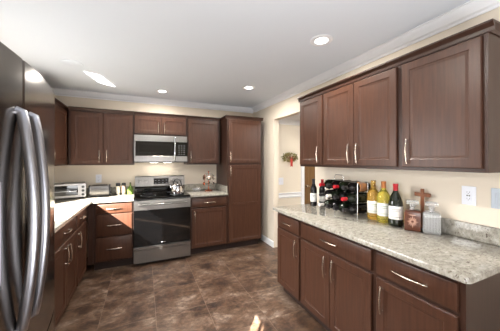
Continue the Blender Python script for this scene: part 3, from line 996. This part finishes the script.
# wine rack (local x along the counter, bottles point along -y) and its lying bottles
RK = Vector((1.775, 1.715, CZ))
PIT = 0.100
def wine_rack():
    t = thing('wine_rack', 'silver wire wine rack of three wavy tiers filled with bottles', 'wine rack', RK, -pi / 2)
    yfront, yback = -0.045, 0.085
    for tier in range(3):
        z = 0.012 + tier * PIT
        m = MB()
        for y in (yfront, yback):
            pts = []
            n = 64
            for i in range(n + 1):
                x = -2 * PIT + 4 * PIT * i / n
                pts.append((x, y, z + 0.013 - 0.013 * cos(2 * pi * (x / PIT + 0.5))* -1 * -1))
            m.tube(pts, 0.0025, 8)
        m.build('wavy_tier', 'chrome', t)
    for sx in (-1, 1):
        for y in (yfront, yback):
            MB().tube([(sx * (2 * PIT + 0.004), y, 0.0), (sx * (2 * PIT + 0.004), y, 0.15), (sx * (2 * PIT + 0.004), y, 0.300)], 0.004, 8).build('post', 'chrome', t)
        MB().tube([(sx * (2 * PIT + 0.004), yfront, 0.297), (sx * (2 * PIT + 0.004), 0.02, 0.306), (sx * (2 * PIT + 0.004), yback, 0.297)], 0.0028, 8).build('side_bar', 'chrome', t)
    pts = [(-0.20, yback, 0.297), (-0.205, yback, 0.335), (-0.19, yback, 0.355), (-0.10, yback, 0.355), (-0.085, yback, 0.335), (-0.08, yback, 0.297)]
    MB().tube(pts, 0.0028, 8).tube([(-0.204, yback, 0.297), (0.204, yback, 0.297)], 0.0028, 8).build('carry_handle', 'chrome', t)
wine_rack()
# the lying bottles: caps and labels differ
cols = ['doorway', 'second', 'third', 'amber']
tiers = ['bottom', 'middle', 'top']
caps = [['whitecap', 'blackcap', 'blackcap', 'blackcap'],
        ['blackcap', 'whitecap', 'blackcap', 'redcap'],
        ['redcap', 'blackcap', 'redcap', 'blackcap']]
capname = {'whitecap': 'white', 'blackcap': 'black', 'redcap': 'red'}
pos_txt = ['doorway end', 'second from doorway', 'third from doorway', 'amber bottle end']
for tr in range(3):
    for c in range(4):
        xl = -1.5 * PIT + c * PIT
        zz = CZ + 0.012 + tr * PIT + 0.0035 + 0.0375 * 1.22
        lab = 'dark bottle with %s capsule in %s tier of wine rack, %s' % (capname[caps[tr][c]], tiers[tr], pos_txt[c])
        jx = random.uniform(-0.012, 0.012)
        b = bottle('wine_bottle', lab, (RK.x + 0.135 + jx * 0.6, RK.y - xl, zz), 'winedark' if (tr + c) % 2 else 'winegreen', caps[tr][c],
                   'tanpaper' if (tr, c) == (2, 3) else None, 1.0, 1.22, 'wine bottles lying in the rack')
        b.rotation_euler = (R(random.uniform(0, 360) if (tr, c) != (2, 3) else 0), R(-90), 0)
        b.rotation_euler = (Matrix.Rotation(R(-90), 4, 'Y') @ Matrix.Rotation(R(20 * c), 4, 'Z')).to_euler()

# decanters
def decanter(label, loc, rz, body, facets, liquid):
    t = thing('decanter', label, 'decanter', loc, rz)
    w, h = 0.048, 0.148
    m = MB().loft([[(sx * (w - i), sy * (w - i), z) for sx, sy in ((-1, -1), (1, -1), (1, 1), (-1, 1))] for i, z in ((0.004, 0), (0, 0.005), (0, h - 0.016), (0.006, h - 0.005), (0.022, h))])
    b = m.build('body', body, t, smooth=False)
    nk = MB().lathe([(0.0185, h + 0.0004), (0.0150, h + 0.006), (0.0145, h + 0.020), (0.021, h + 0.027), (0.021, h + 0.030), (0.0, h + 0.030)], seg=24).build('neck', 'crystal', t)
    st = MB().loft([[(sx * a, sy * a, z) for sx, sy in ((-1, -1), (1, -1), (1, 1), (-1, 1))] for a, z in ((0.012, h + 0.0305), (0.016, h + 0.038), (0.036, h + 0.042), (0.037, h + 0.060), (0.028, h + 0.067))]).build('stopper', 'crystal', t, smooth=False)
    # cut star on the two visible faces
    for face in range(4):
        f = MB()
        rot = Matrix.Rotation(face * pi / 2, 4, 'Z')
        n = 16
        if liquid:
            for k in range(n):
                a = 2 * pi * k / n
                d = Vector((cos(a), 0, sin(a)))
                sd = Vector((-sin(a), 0, cos(a)))
                L = 0.036 if k % 2 == 0 else 0.028
                if abs(d.z) > 0.8: L *= 1.25
                c = Vector((0, -w - 0.0003, 0.068))
                p = [c + d * 0.008 - sd * 0.0012, c + d * L * 0.6 - sd * 0.0028, c + d * L, c + d * L * 0.6 + sd * 0.0028, c + d * 0.008 + sd * 0.0012]
                f.loft([[rot @ q for q in p], [rot @ (q + Vector((0, -0.0014, 0))) for q in p]])
            # lighter crescent where the liquid ends
            f.loft([[rot @ Vector((x, -w - y, z)) for x, z in ((-0.034, 0.122), (-0.012, 0.112), (0.012, 0.112), (0.034, 0.122), (0.020, 0.117), (-0.020, 0.117))] for y in (0.0003, 0.0014)])
        else:
            for i in range(5):
                for j in range(7):
                    c = Vector((-0.032 + 0.016 * i, -w - 0.0003, 0.018 + 0.018 * j))
                    p = [c + Vector(v) for v in ((-0.0075, 0, 0), (0, 0, -0.0085), (0.0075, 0, 0), (0, 0, 0.0085))]
                    tip = c + Vector((0, -0.003, 0))
                    lp1 = [rot @ (tip + (q - tip) * 0.15) for q in p]
                    f.loft([[rot @ q for q in p], lp1])
        f.build('cut_pattern', facets, b, smooth=False)
    return t
decanter('square crystal decanter of brown spirit with starburst cut, next to the red-capped bottle', (1.790, 1.078, CZ), R(-58), 'whiskey', 'whiskey_cut', True)
decanter('clear square cut-crystal decanter nearest the wall outlet', (1.838, 0.978, CZ), R(-60), 'crystal', 'crystal', False)

# wooden cross
t = thing('wooden_cross', 'small walnut cross standing behind the two decanters', 'cross', (1.896, 1.070, CZ), -pi / 2)
MB().box(-0.028, 0.028, -0.012, 0.012, 0, 0.012, 0.002).build('foot', 'crosswood', t)
MB().box(-0.011, 0.011, -0.007, 0.007, 0.0124, 0.294, 0.002).build('upright', 'crosswood', t)
MB().box(-0.054, -0.0114, -0.0068, 0.0068, 0.236, 0.264, 0.002).box(0.0114, 0.054, -0.0068, 0.0068, 0.236, 0.264, 0.002).box(-0.014, 0.014, -0.011, -0.0072, 0.236, 0.264, 0.001).build('crossbar', 'crosswood', t)

# ------------------------------------------------------------------ outlets and switches
def plate(name, label, cat, loc, rz, w, h, kind):
    t = thing(name, label, cat, loc, rz)
    p = MB().box(-w/2, w/2, -0.006, -0.0004, -h/2, h/2, 0.002).build('cover_plate', 'plate' if kind != 'rocker_grey' else 'plate_grey', t)
    if kind == 'outlet':
        for z in (-0.021, 0.021):
            o = MB().lathe([(0.0165, -0.0082), (0.0165, -0.0062)], (0, 0, z), 24, 'y').build('receptacle', 'plate', t)
            MB().box(-0.008, -0.0055, -0.0088, -0.0083, z - 0.002, z + 0.008).box(0.0055, 0.008, -0.0088, -0.0083, z - 0.002, z + 0.008).lathe([(0.0025, -0.0088), (0.0025, -0.0083)], (0, 0, z - 0.008), 10, 'y').build('slot', 'black', o)
    elif kind == 'gfci':
        o = MB().box(-0.0165, 0.0165, -0.009, -0.0061, -0.0335, 0.0335, 0.001).build('receptacle', 'plate', t)
        MB().box(-0.009, -0.002, -0.0098, -0.0091, -0.004, 0.004).box(0.002, 0.009, -0.0098, -0.0091, -0.004, 0.004).build('button', 'black', o)
        m = MB()
        for z in (-0.021, 0.021):
            m.box(-0.008, -0.006, -0.0096, -0.0091, z - 0.002, z + 0.006).box(0.006, 0.008, -0.0096, -0.0091, z - 0.002, z + 0.006).lathe([(0.0022, -0.0096), (0.0022, -0.0091)], (0, 0, z - 0.007), 10, 'y')
        m.build('slot', 'darkgrey', o)
    elif kind == 'rocker_grey':
        for x in (-0.023, 0.023):
            MB().box(x - 0.0165, x + 0.0165, -0.009, -0.0061, -0.0335, 0.0335, 0.0015).build('rocker', 'plate_grey', t)
    else:
        for x in (-0.023, 0.023):
            MB().box(x - 0.005, x + 0.005, -0.016, -0.0061, -0.004, 0.012, 0.001).build('toggle', 'plate', t)
    return t
plate('wall_outlet', 'white wall outlet with black test buttons above the bar counter backsplash', 'outlet', (XR, 0.808, 1.192), RZ, 0.075, 0.122, 'gfci')
plate('switch_plate', 'wide grey switch plate on the wall past the outlet', 'switch', (XR, 0.640, 1.192), RZ, 0.120, 0.122, 'rocker_grey')
plate('wall_outlet', 'cream wall outlet above the chrome toaster', 'outlet', (-0.615, YB, 1.150), 0, 0.075, 0.122, 'outlet')
plate('switch_plate', 'white double toggle switch plate above the hall chair rail', 'switch', (2.16, YH, 1.06), 0, 0.115, 0.122, 'toggle')

# ------------------------------------------------------------------ hall swag
def swag():
    t = thing('wall_swag', 'olive green leafy swag with hanging red ribbon on the hall wall', 'wreath', (2.335, YH - 0.004, 1.475))
    m = MB()
    bm2 = MB()
    rnd = random.Random(7)
    for i in range(240):
        a = rnd.uniform(0, 2 * pi)
        rr_ = math.sqrt(rnd.random())
        x, z = 0.160 * rr_ * cos(a), 0.066 * rr_ * sin(a)
        y = -0.012 - 0.055 * (1 - rr_) * rnd.random() - 0.004
        d = Vector((x * 1.2 + rnd.uniform(-.1, .1), rnd.uniform(-0.09, 0.0), z * 1.6 + rnd.uniform(-.05, .05))).normalized()
        L = rnd.uniform(0.022, 0.040)
        sd = d.cross(Vector((rnd.uniform(-.5, .5), -1, rnd.uniform(-.5, .5)))).normalized()
        nn = d.cross(sd).normalized()
        c = Vector((x, y, z))
        p = [c, c + d * L * 0.5 + sd * L * 0.26, c + d * L, c + d * L * 0.5 - sd * L * 0.26]
        p = [Vector((q.x, min(q.y, -0.003), q.z)) for q in p]
        off = Vector((0, -0.0016, 0))
        m.loft([p, [q + off for q in p]])
    for i in range(26):
        a = rnd.uniform(0, 2 * pi); rr_ = 0.7 * math.sqrt(rnd.random())
        s = bmesh.new(); bmesh.ops.create_icosphere(s, subdivisions=2, radius=rnd.uniform(0.008, 0.013))
        bm2.merge(s, Matrix.Translation((0.135 * rr_ * cos(a), -0.065 - 0.012 * rnd.random(), 0.055 * rr_ * sin(a))))
    m.build('foliage', 'leaf', t)
    bm2.build('berries', 'berry', t)
    rb = MB().loft([[(x, -0.072 - dy, z) for x, z in ((-0.024, 0.0), (0.024, 0.0), (0.024, -0.07), (0.028, -0.165), (0.002, -0.150), (-0.020, -0.168), (-0.020, -0.07))] for dy in (0, 0.003)])
    rb.build('ribbon', 'ribbon', t)
swag()

# ------------------------------------------------------------------ ceiling lights and detector
def recessed(label, x, y, watts):
    t = thing('recessed_light', label, 'ceiling light', (x, y, ZC), 0, 'recessed ceiling lights')
    MB().lathe([(0.062, -0.0004), (0.092, -0.0004), (0.092, -0.004), (0.084, -0.008), (0.068, -0.009), (0.062, -0.006)], seg=40).build('trim_ring', 'white', t)
    MB().lathe([(0.0, -0.0012), (0.0615, -0.0012), (0.0615, -0.005), (0.045, -0.007), (0.0, -0.0075)], seg=32).build('lens', 'lens', t)
    l = lamp('recessed_lamp', 'AREA', (0, 0, -0.012), watts, (1.0, 0.95, 0.87), None, shape='DISK', size=0.12)
    l.parent = t
    l.data.spread = R(172)
recessed('lit recessed ceiling light nearest the bar wall cabinets', 1.345, 1.535, 16)
recessed('lit recessed ceiling light in front of the doorway and pantry', 1.31, 2.94, 18)
recessed('lit recessed ceiling light above the range', 0.24, 3.60, 14)
recessed('unseen recessed ceiling light added to help light the back of the kitchen', 0.20, 1.15, 30)  # out of frame, added to brighten the back wall
sd = thing('smoke_detector', 'round white low smoke detector on the ceiling near the fridge', 'smoke detector', (-0.67, 2.95, ZC))
MB().lathe([(0.0, -0.014), (0.075, -0.013), (0.090, -0.008), (0.095, -0.0004)], seg=36).build('cover', 'ceiling', sd)
